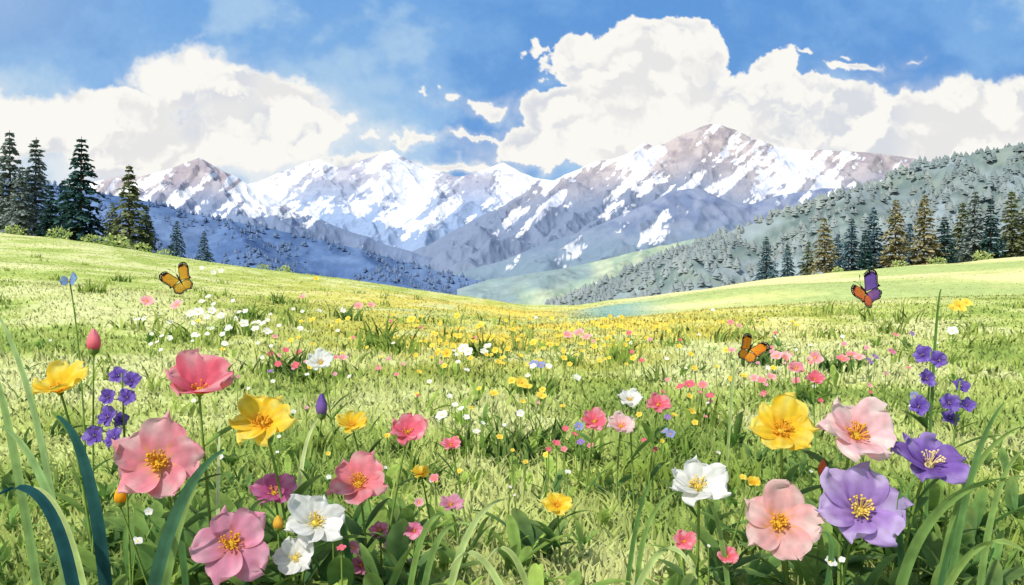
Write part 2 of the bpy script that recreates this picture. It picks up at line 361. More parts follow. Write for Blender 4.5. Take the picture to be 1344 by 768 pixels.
def spike(name,pts,d,sx,wf):
    mb=MB();top=P(sx[0],sx[1],d);root=(P(sx[2],384,d)[0],d+.04)
    pp=stem(mb,top,np.array([0,0,1.]),5,.0015,root=root,leafL=.07)
    for (px,py) in pts:
        o=P(px,py,d+random.uniform(-.02,.02));k=np.argmin(np.abs(pp[:,2]-(o[2]-.012)));
        tube(mb,bez(pp[k],(pp[k]+o)/2-np.array([0,0,.004]),o,5),.0007,ST,5,2)
        n=np.array([random.uniform(-.35,.35),-.8,random.uniform(.3,.7)]);n/=np.linalg.norm(n);R=frame(n,random.uniform(0,6))
        Rad=wf/2/F*d*random.uniform(.85,1.1)
        petals(mb,o,R,Rad,(S(84,62,134),S(124,96,190),S(156,132,214)),5,30,8,.46)
        stamens(mb,o,R,Rad,4,S(246,226,160),S(80,56,120),.2,.15)
        tube(mb,[o-R[:,2]*Rad*.5,o-R[:,2]*Rad*.2,o+R[:,2]*Rad*.05],[Rad*.08,Rad*.2,Rad*.15],S(110,120,100),6,2)
    mb.obj(name,[M_petal,M_center,M_leaf],origin=tuple(top))
spike('lavender_spike',[(155,495),(173,501),(143,522),(168,523),(142,549),(160,552),(125,573),(151,576)],1.5,(160,490,160),27)
spike('lavender_spike',[(1211,467),(1232,474),(1215,498),(1205,534)],1.55,(1222,462,1216),27)
spike('lavender_spike',[(1260,508),(1245,530),(1268,533),(1247,550)],1.55,(1260,500,1244),26)
fl('blue_wildflower',90,368,2.2,24,(S(110,140,190),S(130,160,205),S(150,176,214)),60,0,30,30,2,.7,3,leaves=2,spin=.2)

# masses of small meadow flowers
def fmass(name,items):
    ns=4;t=np.linspace(0,1,4);s=np.linspace(-1,1,4);mb=MB()
    for (p,rad,cols,ci) in items:
        n=np.array([random.uniform(-.35,.35),-random.uniform(.3,.9),random.uniform(.45,.9)]);R=frame(n,random.uniform(0,6))
        npet=5
        for k in range(npet):
            Sg,Tg=np.meshgrid(s,t);w=.55*rad*np.array([.15,.75,.95,.45]);th=k*2*np.pi/npet
            rr=rad*Tg*(1-.12*Sg**2*Tg);xx=w[:,None]*Sg;zz=rad*(.35*Tg-.12*Tg**2+.1*Sg*Tg)+.01*rad*k
            V=np.stack([rr*math.cos(th)-xx*math.sin(th),rr*math.sin(th)+xx*math.cos(th),zz],-1).reshape(-1,3)@R.T+p
            mb.add(V,gridq(4,4),(mix(np.broadcast_to(cols[1],(4,4,3)),cols[2],Tg)*random.uniform(.9,1.05)).reshape(-1,3),0)
        th=np.arange(6)*np.pi/3;V=np.stack([np.array([[.22],[.15],[.02]])*rad*np.cos(th),np.array([[.22],[.15],[.02]])*rad*np.sin(th),np.broadcast_to(np.array([[.06],[.16],[.2]])*rad,(3,6))],-1).reshape(-1,3)@R.T+p
        mb.add(V,gridq(3,6,True),ci,1)
        x=p[0]+random.uniform(-.01,.01);g=np.array([x,p[1]+.01,float(zg(x,p[1]+.01))])
        tube(mb,bez(g,(g+p)/2+[random.uniform(-.01,.01),0,0],p,4),min(.0012+.00015*p[1],.003),ST,4,2)
    mb.obj(name,[M_petal,M_center,M_leaf])
def at(px,py,w,cols,ci,hh=.12):
    u=(px-672)/F
    yy=_yy;z=CH-(py-384)/F*yy;g=z-zg(u*yy,yy);ok=np.where(g<=hh)[0]
    k=ok[0] if len(ok) else len(yy)-1
    return (np.array([u*yy[k],yy[k],max(z[k],float(zg(u*yy[k],yy[k]))+.05) if not len(ok) else z[k]]),w/2/F*yy[k],cols,ci)
YC=S(228,160,50)
L1=[];RED=(S(226,80,100),S(236,98,124),S(244,134,154))
for (px,py,w,c) in [(193,396,20,PINK),(232,401,18,PINK),(355,465,10,RED),(375,460,10,RED),(392,463,10,RED),(365,478,10,RED),(388,480,12,RED),(355,488,9,PUR),(450,470,14,PINK),(397,390,10,PINK),(470,402,14,PINK),(487,401,12,PINK),
 (745,440,14,PINK),(760,437,16,PINK),(770,443,14,PINK),(960,460,12,PINK),(1020,468,18,PINK),(1032,467,14,LPINK),(1070,470,22,PINK),(1105,472,20,CORAL),(1117,466,16,CORAL),(1127,470,16,PINK),(1140,474,14,PUR),(1148,469,12,PUR),(990,497,14,PINK),(1000,500,14,CORAL),(1012,495,14,PINK),(1045,500,12,CORAL),(1170,462,12,MAG),(1175,440,10,CORAL),(1197,438,8,PUR),
 (905,505,16,RED),(893,508,12,RED),(922,506,14,CORAL),(932,520,12,RED),(876,548,10,PUR),(730,582,12,RED),(742,563,10,RED),(755,570,12,RED),(762,581,12,PUR),(775,585,10,CORAL),(740,590,10,CORAL),(720,590,8,RED),(570,628,14,CORAL),(550,660,14,PINK),(448,720,14,RED),(1030,470,12,CORAL),(845,578,8,RED),(860,590,8,RED)]:
    L1.append(at(px,py,w,c,YC,.14))
fmass('pink_wildflowers',L1)
L2=[]
for (px,py,w) in [(648,517,14),(672,500,12),(684,503,20),(692,507,14),(710,520,16),(712,512,10),(586,464,16),(630,428,14),(650,460,10),(540,420,14),(600,415,10),(795,430,12),(780,455,10),(905,520,10),(908,540,12),(912,555,10),(885,545,10),(990,632,16),(1258,402,22),(1250,405,18),(1268,398,16),(410,420,10),(660,470,10),(700,450,12),(740,470,10),(610,455,10),(437,695,10),(415,366,8)]:
    L2.append(at(px,py,w,YEL,YC,.13))
for i in range(140):
    px=random.gauss(690,125);py=random.triangular(412,490,428);L2.append(at(px,py,random.uniform(4,7)*(1+.005*(py-410)),YEL,YC,.12))
for i in range(45):
    px=random.uniform(250,1100);py=random.triangular(400,640,450);L2.append(at(px,py,random.uniform(6,11),YEL,YC,.12))
fmass('yellow_wildflowers',L2)
L3=[]
for (px,py,w) in [(580,546,18),(597,532,10),(605,537,10),(612,548,10),(590,520,8),(625,567,12),(683,543,12),(700,481,10),(720,481,10),(757,496,12),(612,486,10),(640,455,12),(608,458,16),(615,462,14),(635,462,12),(260,410,16),(278,408,12),(250,412,12),(320,425,14),(335,432,12),(350,435,12),(300,430,10),(290,415,12),(345,425,10),(255,440,10),(180,711,16),(195,672,12),(180,420,10),(1250,435,16),(1090,738,18),(1105,735,10),(290,356,8),(265,352,7),(280,358,8),(745,620,10),(290,600,8)]:
    L3.append(at(px,py,w,WHT,ANTL,.13))
for i in range(60):
    px=random.uniform(60,1250);py=random.triangular(395,720,440);L3.append(at(px,py,random.uniform(4,8),WHT,ANTL,.12))
for i in range(35):
    px=random.gauss(300,60);py=random.gauss(425,16);L3.append(at(px,py,random.uniform(6,10),WHT,ANTL,.12))
fmass('white_wildflowers',L3)
L4=[]
for i in range(65):
    px=random.choice([random.gauss(1050,90),random.gauss(420,120),random.gauss(850,80)]);py=random.triangular(415,560,470);L4.append(at(px,py,random.uniform(5,9),random.choice([PINK,CORAL,RED,MAUV]),YC,.12))
for (px,py) in [(700,478),(710,480),(870,566),(880,570),(1200,520),(760,560)]:
    L4.append(at(px,py,14,(PUR[0],S(140,150,205),S(170,176,220)),YC,.13))
fmass('mixed_wildflowers',L4)

# tall broad grass leaves
mb=MB()
def leafpx(pts,d,w,c,c2,bend=0):
    a,b,cc_=[P(px,py,d+bend*i) for i,(px,py) in enumerate(pts)]
    if pts[0][1]>=760: a[2]=float(zg(a[0],a[1]))-.01
    b2=2*b-(a+cc_)/2
    pp=bez(a,b2,cc_,22);t=np.linspace(0,1,22)
    ribbon(mb,pp,w/2/F*d*(np.sin(np.pi*np.clip(t*.55+.42,0,1))**.9)*(1-.3*(1-t))+.0002,[1,.15,.1],c,c2,.3)
DT=S(38,80,82);DT2=S(56,102,90);LG=S(166,192,108);LG2=S(204,218,146);MG=S(108,146,80)
for a in [([(150,770),(122,650),(75,546)],1.25,22,DT,DT2),([(182,770),(225,690),(294,590)],1.28,22,S(60,102,84),S(88,130,90)),([(115,775),(75,690),(0,648)],1.2,22,DT,S(44,88,92)),
 ([(200,770),(232,700),(262,640)],1.35,16,MG,LG),([(90,775),(50,560),(-10,400)],1.5,12,S(142,176,106),S(172,198,132)),([(120,775),(60,640),(0,560)],1.4,15,S(120,158,92),S(158,188,120)),([(130,775),(90,700),(40,640)],1.3,13,LG,LG2),([(60,775),(20,600),(-12,470)],1.45,15,S(126,162,92),S(158,186,114)),
 ([(1165,772),(1215,690),(1350,625)],1.3,22,S(100,138,74),S(146,176,92)),([(1235,772),(1270,640),(1318,528)],1.4,14,MG,S(114,154,88)),([(1225,772),(1262,650),(1340,560)],1.45,15,S(128,162,84),S(166,192,104)),([(1190,772),(1265,735),(1350,728)],1.25,16,S(126,160,78),LG),([(1210,772),(1225,480),(1236,380)],1.6,6,MG,S(112,146,74)),([(1275,775),(1300,680),(1345,590)],1.3,14,S(112,150,78),LG),
 ([(575,772),(610,710),(668,654)],1.35,13,LG,LG2),([(548,772),(572,715),(620,690)],1.4,11,S(88,130,66),LG),([(530,775),(556,700),(606,680)],1.4,10,S(108,146,68),LG),([(700,775),(640,742),(590,748)],1.3,12,LG,LG2),([(720,775),(680,740),(640,735)],1.3,11,S(140,170,78),LG2),([(800,775),(860,730),(915,760)],1.3,12,LG,LG2),
 ([(290,772),(286,650),(290,545)],1.6,6,LG2,S(222,232,180)),([(392,700),(398,600),(421,545)],1.62,7,LG2,S(220,230,168)),([(835,772),(850,690),(905,640)],1.5,9,S(102,142,64),LG),([(820,772),(835,690),(855,630)],1.6,8,S(88,128,60),MG),([(1195,772),(1180,700),(1185,640)],1.4,12,S(66,106,68),MG),([(1215,772),(1245,720),(1262,668)],1.42,12,S(70,114,72),MG),
 ([(330,772),(322,700),(352,655)],1.45,11,S(70,112,70),MG),([(250,772),(236,690),(226,650)],1.42,11,S(74,118,68),MG),([(470,775),(452,700),(440,660)],1.5,11,S(70,114,64),MG),([(960,775),(945,700),(925,655)],1.5,9,MG,LG),([(1060,775),(1090,735),(1075,700)],1.35,11,S(70,112,66),MG),([(950,772),(962,500),(965,480)],2.4,5,LG,LG2)]:
    leafpx(*a)
mb.obj('tall_grass_leaves',[M_leaf])

# ---------------- butterflies
def wing(mb,root,U,Vd,N,Ls,kind,base,tipc):
    """wing surface in plane (U outward, Vd forward); outline in polar form from the wing root"""
    n,m=26,34
    if kind=='fore': th=np.radians(np.linspace(-14,62,m)); Rf=Ls*(0.66+0.42*np.exp(-((np.degrees(th)-40)/20)**2)-0.03*np.cos(th*9))
    else: th=np.radians(np.linspace(-92,2,m)); Rf=Ls*(0.54+0.2*np.exp(-((np.degrees(th)+44)/30)**2)+0.025*np.cos(th*12))
    r=np.linspace(0.02,1,n);Rg,Tg=np.meshgrid(r,th,indexing='ij');q=Rg*Rf[None,:]
    x=q*np.cos(Tg);y_=q*np.sin(Tg);z=0.06*Ls*np.sin(Rg*2.6)
    V=root+x[...,None]*U+y_[...,None]*Vd+z[...,None]*N
    e=np.minimum(1,np.minimum(Tg-th[0],th[-1]-Tg)*q/(Ls*0.045))
    black=sst(.82,.88,Rg+.02*np.sin(Tg*23));black=np.maximum(black,1-sst(.3,1,e))
    nv=5
    ph=(Tg-th[0])/(th[-1]-th[0])*nv;vd=np.abs(ph-np.round(ph))*q/Ls*2.4
    black=np.maximum(black,(1-sst(.014,.05,vd))*sst(.25,.4,Rg)*.9)
    if kind=='fore': black=np.maximum(black,sst(.70,.78,Rg)*sst(36,46,np.degrees(Tg)))
    col=mix(np.broadcast_to(base,V.shape),tipc,Rg)
    C=mix(col,S(30,22,24),black)
    dots=(np.abs(Rg-.93)<.022)&(np.abs((Tg*14)%1-.5)<.2);C[dots]=S(245,236,214)
    mb.add(V,gridq(n,m),C.reshape(-1,3),0)
def butterfly(name,px,py,d,span,fwd,up,a1,a2,cA,cB):
    o=P(px,py,d);Ls=span/F*d;f=np.array(fwd,float);f/=np.linalg.norm(f);u=np.array(up,float);u-=f*(f@u);u/=np.linalg.norm(u);s=np.cross(f,u)
    mb=MB()
    for sg,a,cf in ((1,a1,cA),(-1,a2,cB)):
        a=math.radians(a);U=s*sg*math.cos(a)+u*math.sin(a);N=-s*sg*math.sin(a)+u*math.cos(a)
        wing(mb,o-f*.04*Ls-N*.012*Ls,U,f,N,Ls*.9,'hind',cf[2],cf[3])
        wing(mb,o+f*.06*Ls+N*.012*Ls,U,f,N,Ls,'fore',cf[0],cf[1])
    t=np.linspace(-1,1,16);prof=np.interp(t,[-1,-.85,-.4,0,.1,.35,.5,.58,.7,.85,.95],[.004,.03,.05,.035,.055,.065,.045,.03,.045,.035,.004])
    pp=o+f[None,:]*(t*.42*Ls)[:,None]-u[None,:]*(.06*Ls*np.clip(-t,0,1)**2)[:,None]
    tube(mb,pp,prof*Ls,S(40,32,32),8,1)
    hd=o+f*.38*Ls
    for sg in (1,-1):
        ap=bez(hd,hd+f*.25*Ls+s*sg*.06*Ls+u*.1*Ls,hd+f*.45*Ls+s*sg*.2*Ls+u*.12*Ls,8)
        tube(mb,ap,np.array([.008]*6+[.018,.016])*Ls,S(30,24,24),4,1)
        for kk in (-.02,.06,.14): tube(mb,bez(o+f*kk*Ls,o+f*(kk+.02)*Ls+s*sg*.09*Ls-u*.1*Ls,o+f*(kk-.05)*Ls+s*sg*.1*Ls-u*.2*Ls,5),.005*Ls,S(30,24,24),4,1)
    mb.obj(name,[M_wing,M_body],origin=tuple(o))
OR=(S(255,170,60),S(250,140,40),S(255,180,70),S(250,150,50));YO=(S(255,206,80),S(250,160,50),S(255,214,100),S(250,180,60))
PU=(S(160,120,210),S(130,96,196),S(190,130,190),S(150,100,190));RO=(S(250,150,80),S(244,120,70),S(250,140,90),S(240,110,80))
butterfly('orange_butterfly',237,369,2.0,26,(-.45,-.2,.85),(.05,-.95,.1),22,22,YO,YO)
butterfly('purple_orange_butterfly',1136,384,1.9,31,(-.55,-.2,.65),(.2,-.95,.1),30,25,PU,RO)
butterfly('monarch_butterfly',983,460,1.9,25,(.45,-.15,.85),(0,-.95,-.1),20,25,OR,OR)

# ---------------- pine trees
def pine(px,pt,d,wpx,col,light,name='pine_tree',seed=0):
    r=random.Random(seed);rg=np.random.default_rng(seed);x=(px-672)/F*d;zb=float(zg(x,d))-.15;zt=CH-(pt-384)/F*d;H=zt-zb;Wd=wpx/2/F*d
    mb=MB();nn=8;tz=np.linspace(0,1,nn);lx=r.uniform(-.02,.02)*H
    tp=np.stack([x+lx*tz,np.full(nn,d),zb+H*tz*.98],-1);tube(mb,tp,np.linspace(.02*H,.002*H,nn),S(84,72,64),7,1)
    lev=24;Vs=[];Cs=[]
    for i in range(lev):
        f=(i+r.uniform(-.2,.2))/lev;zz=.06+.92*f
        br=Wd*(1-f)**.8*r.uniform(.72,1.15)+.02*H*(1-f)+.008*H
        for k in range(r.randint(8,11)):
            if r.random()<.06: continue
            a=r.uniform(0,6.28);L_=br*r.uniform(.55,1.15);droop=r.uniform(.12,.42)*(1-f*.6)
            p0=np.array([x+lx*zz,d,zb+H*zz]);D=np.array([math.cos(a),math.sin(a),0])
            p1=p0+D*L_*.6+np.array([0,0,.02*H]);p2=p0+D*L_+np.array([0,0,-droop*L_])
            tube(mb,bez(p0,p1,p2,4),np.linspace(.004*H,.0012*H,4),S(80,70,58),3,1)
            m=int(8+12*L_/max(Wd,.01))
            t=((np.arange(m)+rg.random(m))/m)**.8;tt=t[:,None];c=(1-tt)**2*p0+2*tt*(1-tt)*p1+tt*tt*p2
            sd=rg.uniform(-1,1,m)[:,None];ln=(.05*H*rg.uniform(.6,1.3,m)*(1-.45*f))[:,None];wd=ln*rg.uniform(.28,.55,m)[:,None]
            dd=D*.6+np.array([D[1],-D[0],0])*sd+np.array([0,0,1.])*rg.uniform(-.85,.15,m)[:,None];dd/=np.linalg.norm(dd,axis=1)[:,None]
            w2=np.cross(dd,np.stack([rg.uniform(-.6,.6,m),rg.uniform(-.6,.6,m),np.ones(m)],1));w2/=np.linalg.norm(w2,axis=1)[:,None]
            Vs.append(np.stack([c-dd*ln*.2,c+dd*ln*.45-w2*wd,c+dd*ln,c+dd*ln*.4+w2*wd],1).reshape(-1,3))
            q=np.clip(rg.uniform(-.2,.75,m)+.25*(t-.5)+(.2 if math.cos(a+2.3)>0 else -.1),0,1)  # branches on the sun side get a lighter painted tone
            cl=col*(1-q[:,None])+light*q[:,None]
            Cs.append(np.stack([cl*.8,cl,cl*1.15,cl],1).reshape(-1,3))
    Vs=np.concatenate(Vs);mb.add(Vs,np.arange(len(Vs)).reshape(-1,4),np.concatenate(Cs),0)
    mb.obj(name,[M_needle,M_bark],origin=(x,d,zb))
DKT=(S(46,78,78),S(78,114,104));OLV=(S(100,116,86),S(154,160,112));GRY=(S(124,140,138),S(158,170,160));BRN=(S(140,138,102),S(184,174,130));BLU=(S(88,120,130),S(120,150,158))
for i,(px,pt,d,w,c) in enumerate([(105,176,66,80,DKT),(86,232,69,56,DKT),(45,177,70,60,GRY),(14,168,68,60,GRY),(-15,180,70,70,GRY),(66,240,66,40,DKT),(28,215,66,50,GRY),(170,213,65,64,OLV),(148,264,66,34,OLV),(192,270,66,34,OLV),(232,288,66,32,BLU),(268,301,67,26,BLU),
  (1006,308,66,34,BLU),(1034,318,68,26,BLU),(1083,283,66,42,BRN),(1060,315,68,28,OLV),(1118,283,68,36,BLU),(1100,305,70,28,BLU),(1148,268,68,36,BLU),(1175,258,66,46,BRN),(1212,252,66,50,BRN),(1240,282,66,42,DKT),(1262,262,70,40,OLV),(1278,248,67,44,GRY),(1300,262,66,38,DKT),(1328,247,67,44,OLV),(1352,240,67,46,OLV),(1385,240,68,50,GRY),(1195,290,70,34,BLU),(1135,300,66,24,DKT)]):
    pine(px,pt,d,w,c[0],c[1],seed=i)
# shrubs on the left crest
mb=MB()
for (px,py,s) in [(80,300,1.0),(150,318,1.1),(185,328,.8),(120,308,.8),(215,338,.6),(372,352,.6),(345,352,.5),(20,300,.8),(1180,345,.6),(1230,342,.7),(1290,338,.8),(1100,352,.5)]:
    x0=(px-672)/F*61;z0=float(zg(x0,61));m=150
    a=rng.normal(size=(m,3));a/=np.linalg.norm(a,axis=1)[:,None];c=np.array([x0,61,z0+.25*s])+a*np.array([.9,.6,.5])*s*rng.uniform(.4,.9,(m,1))
    dd=a*.6+rng.normal(size=(m,3))*.5;dd/=np.linalg.norm(dd,axis=1)[:,None];w2=np.cross(dd,rng.normal(size=(m,3)));w2/=np.linalg.norm(w2,axis=1)[:,None];l=.22*s
    cl=mix(np.broadcast_to(S(130,160,86),(m,3)),S(218,224,146),rng.random(m))
    V=np.stack([c,c+dd*l*.5-w2*l*.35,c+dd*l,c+dd*l*.5+w2*l*.35],1).reshape(-1,3)
    mb.add(V,np.arange(4*m).reshape(-1,4),np.repeat(cl,4,axis=0))
mb.obj('meadow_shrubs',[M_leaf])

# ---------------- mountains (aerial haze is put into their colours)
def pz(px,py,D): return np.array([(px-672)/F*D,D,CH-(py-384)/F*D])
def ridge_height(X,Y,lines,k):
    h=np.full(X.shape,-1e9)
    for ln in lines:
        for a,b in zip(ln[:-1],ln[1:]):
            ab=b[:2]-a[:2];l2=ab@ab+1e-6
            t=np.clip(((X-a[0])*ab[0]+(Y-a[1])*ab[1])/l2,0,1)
            dx=X-(a[0]+t*ab[0]);dy=Y-(a[1]+t*ab[1])
            h=np.maximum(h,a[2]*(1-t)+b[2]*t-k*np.sqrt(dx*dx+dy*dy))
    return h
def mountain(name,px0,px1,D0,D1,nx,ny,sky_,spurs,k,warp,amp,wl,colf,m,crest_keep=40):
    Dr=sky_[0][2]
    lines=[[pz(*p) for p in sky_]]+[[pz(*p) for p in s] for s in spurs]
    us=np.linspace((px0-672)/F,(px1-672)/F,nx);Ds=np.linspace(D0,D1,ny)
    D,U=np.meshgrid(Ds,us,indexing='ij');X=U*D
    zs=np.interp(U*F+672,[p[0] for p in sky_],[CH-(p[1]-384)/F*p[2] for p in sky_])
    wf=np.clip(np.abs(Dr-D)/(warp*3+1),0,1)
    wx=(fbm(X/wl,D/wl,4,61)-.5)*warp*2*wf;wy=(fbm(X/wl+9,D/wl+5,4,71)-.5)*warp*2*wf
    h=ridge_height(X+wx,D+wy,lines,k)
    drop=np.clip((zs-h)/crest_keep,0,1)
    rn=ridged(X/wl*1.3,D/wl*0.9,6,81)
    h=h+amp*(rn-.62)*(0.2+0.8*drop)
    h=np.maximum(h,-22+2*fbm(X/50,D/50,2,3))
    mb=MB();C=colf(X,D,h,zs,rn,U*F+672)
    mb.add(np.stack([X,D,h],-1),gridq(ny,nx),C.reshape(-1,3));mb.obj(name,[m])
    return us,Ds,h
def snowcol(rock,rock2,low,snowbias,Dr,lowz,hz):
    def f(X,D,h,zs,rn,px):
        gy,gx=np.gradient(h);py=(384-(h-CH)/D*F)
        sx=(px+py*1.1)/17.;sy=(py-px*.3)/52.
        s1=fbm(sx,sy,5,101,.58);s2=fbm(px/7.,py/4.5,4,111)
        s3=fbm(px/70.,py/50.,3,121)
        g=gx/(np.abs(gx).mean()+1e-6)
        sn=.52*s1+.19*s2+.29*s3+snowbias-.12*(rn-.62)-.022*np.clip(g,-2,2)
        hgt=(h-lowz)/(hz-lowz)
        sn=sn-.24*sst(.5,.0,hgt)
        mask=sst(.485,.515,sn)
        rk=mix(np.broadcast_to(rock,X.shape+(3,)),rock2,sst(.35,.65,fbm(px/18.,py/11.,4,131)))
        rk=mix(rk,low,sst(.80,.3,hgt+.25*(s3-.5)))  # blue distance haze put into the lower rock colour
        sc=mix(np.broadcast_to(S(246,245,242),X.shape+(3,)),S(212,216,226),sst(.44,.62,fbm(px/30.+3,py/22.,4,141)))  # blue-grey snow shading put into the colour by noise
        return mix(rk,sc,mask*sst(-.05,.12,hgt))
    return f
D2=5500
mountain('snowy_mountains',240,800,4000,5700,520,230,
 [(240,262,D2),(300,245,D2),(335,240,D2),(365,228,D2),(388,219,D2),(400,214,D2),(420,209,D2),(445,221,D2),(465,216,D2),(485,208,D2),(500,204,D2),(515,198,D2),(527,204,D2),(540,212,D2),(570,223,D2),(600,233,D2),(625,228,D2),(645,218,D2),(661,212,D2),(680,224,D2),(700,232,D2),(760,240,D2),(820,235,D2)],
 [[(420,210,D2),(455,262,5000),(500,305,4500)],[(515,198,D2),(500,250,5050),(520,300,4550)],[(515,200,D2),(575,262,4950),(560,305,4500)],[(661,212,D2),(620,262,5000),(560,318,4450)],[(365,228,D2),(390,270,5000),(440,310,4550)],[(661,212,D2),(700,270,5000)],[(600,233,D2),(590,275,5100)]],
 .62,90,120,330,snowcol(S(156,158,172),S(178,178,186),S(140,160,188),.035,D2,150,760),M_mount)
D3=3500
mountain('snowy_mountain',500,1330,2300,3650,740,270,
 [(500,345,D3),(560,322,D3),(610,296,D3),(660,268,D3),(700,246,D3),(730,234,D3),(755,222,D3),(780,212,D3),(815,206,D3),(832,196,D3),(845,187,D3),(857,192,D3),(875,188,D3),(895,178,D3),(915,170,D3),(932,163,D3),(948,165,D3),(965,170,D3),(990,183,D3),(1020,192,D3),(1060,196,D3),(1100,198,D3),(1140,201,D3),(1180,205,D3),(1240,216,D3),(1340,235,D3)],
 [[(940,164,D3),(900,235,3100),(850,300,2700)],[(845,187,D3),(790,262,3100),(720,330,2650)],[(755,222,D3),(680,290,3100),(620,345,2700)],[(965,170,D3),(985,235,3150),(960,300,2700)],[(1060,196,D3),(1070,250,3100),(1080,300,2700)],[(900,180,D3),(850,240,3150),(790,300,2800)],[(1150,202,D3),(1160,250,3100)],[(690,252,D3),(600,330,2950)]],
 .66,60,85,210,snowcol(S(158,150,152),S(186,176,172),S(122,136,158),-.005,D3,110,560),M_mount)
D1=3300
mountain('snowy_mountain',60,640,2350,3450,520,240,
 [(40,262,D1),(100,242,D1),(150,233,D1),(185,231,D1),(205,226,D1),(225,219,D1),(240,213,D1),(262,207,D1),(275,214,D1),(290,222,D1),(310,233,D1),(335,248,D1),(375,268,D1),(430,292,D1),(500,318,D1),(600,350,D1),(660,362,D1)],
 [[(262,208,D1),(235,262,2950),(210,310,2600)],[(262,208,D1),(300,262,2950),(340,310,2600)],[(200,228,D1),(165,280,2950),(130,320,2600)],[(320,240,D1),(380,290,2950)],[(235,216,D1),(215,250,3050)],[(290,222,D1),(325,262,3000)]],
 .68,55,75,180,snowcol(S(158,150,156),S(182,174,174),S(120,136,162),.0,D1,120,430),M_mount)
def hillcol(c1,c2,c3,sc=1.):  # bluish hill tints have distance haze mixed into the colour
    def f(X,D,h,zs,rn,px):
        py=(384-(h-CH)/D*F)
        a=fbm(px/30.*sc,py/14.*sc,5,201);b=fbm(px/7.*sc,py/5.*sc,3,211);c=fbm(px/120.,py/40.,3,221)
        o=mix(np.broadcast_to(c1,X.shape+(3,)),c2,sst(.4,.62,.6*a+.4*b))
        return mix(o,c3,sst(.42,.6,c)*.75)
    return f
D4=2100
mountain('blue_foothill',520,1400,1500,2250,480,110,
 [(520,385,D4),(580,364,D4),(640,348,D4),(700,326,D4),(760,304,D4),(810,284,D4),(850,266,D4),(885,250,D4),(915,246,D4),(950,262,D4),(985,268,D4),(1020,258,D4),(1080,246,D4),(1140,250,D4),(1240,240,D4),(1400,240,D4)],
 [[(885,250,D4),(830,310,1850),(780,350,1650)],[(760,304,D4),(700,345,1850)],[(985,268,D4),(940,320,1850)],[(1020,258,D4),(1010,310,1850)]],
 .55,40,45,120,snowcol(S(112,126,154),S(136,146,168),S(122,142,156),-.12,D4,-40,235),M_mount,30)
D5=1100
mountain('green_valley_hill',600,1250,760,1180,380,80,
 [(600,388,D5),(640,368,D5),(690,360,D5),(740,352,D5),(800,338,D5),(850,327,D5),(900,316,D5),(960,304,D5),(1100,290,D5),(1250,285,D5)],
 [[(740,352,D5),(700,366,900)],[(850,327,D5),(800,356,930)]],
 .30,20,14,60,hillcol(S(184,194,164),S(156,176,152),S(128,150,158),1.1),M_hill,15)
D6=1500
skyL=[(-500,190,D6),(-100,225,D6),(60,240,D6),(130,252,D6),(200,264,D6),(250,278,D6),(300,288,D6),(360,300,D6),(420,314,D6),(470,326,D6),(520,340,D6),(580,356,D6),(640,370,D6),(700,382,D6),(755,390,D6),(800,400,D6)]
hl=mountain('blue_forest_hill',-500,800,900,1600,560,110,skyL,
 [[(130,252,D6),(180,330,1150)],[(300,288,D6),(360,345,1200)],[(470,326,D6),(520,366,1250)],[(0,235,D6),(0,320,1150)]],
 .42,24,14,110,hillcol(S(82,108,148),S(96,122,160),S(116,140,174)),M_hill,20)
D7=620
skyR=[(700,404,D7),(740,395,D7),(790,371,D7),(840,350,D7),(880,332,D7),(920,314,D7),(950,304,D7),(1000,288,D7),(1050,272,D7),(1100,254,D7),(1150,237,D7),(1200,217,D7),(1240,206,D7),(1280,199,D7),(1344,188,D7),(1500,166,D7),(1900,150,D7)]
hr=mountain('forest_hill',690,1900,330,680,560,110,skyR,
 [[(950,304,D7),(900,350,480)],[(1150,237,D7),(1100,320,470)],[(1344,188,D7),(1300,300,450)],[(1250,204,D7),(1210,300,450)]],
 .5,18,14,60,hillcol(S(110,128,124),S(134,148,138),S(156,170,172)),M_hill,12)
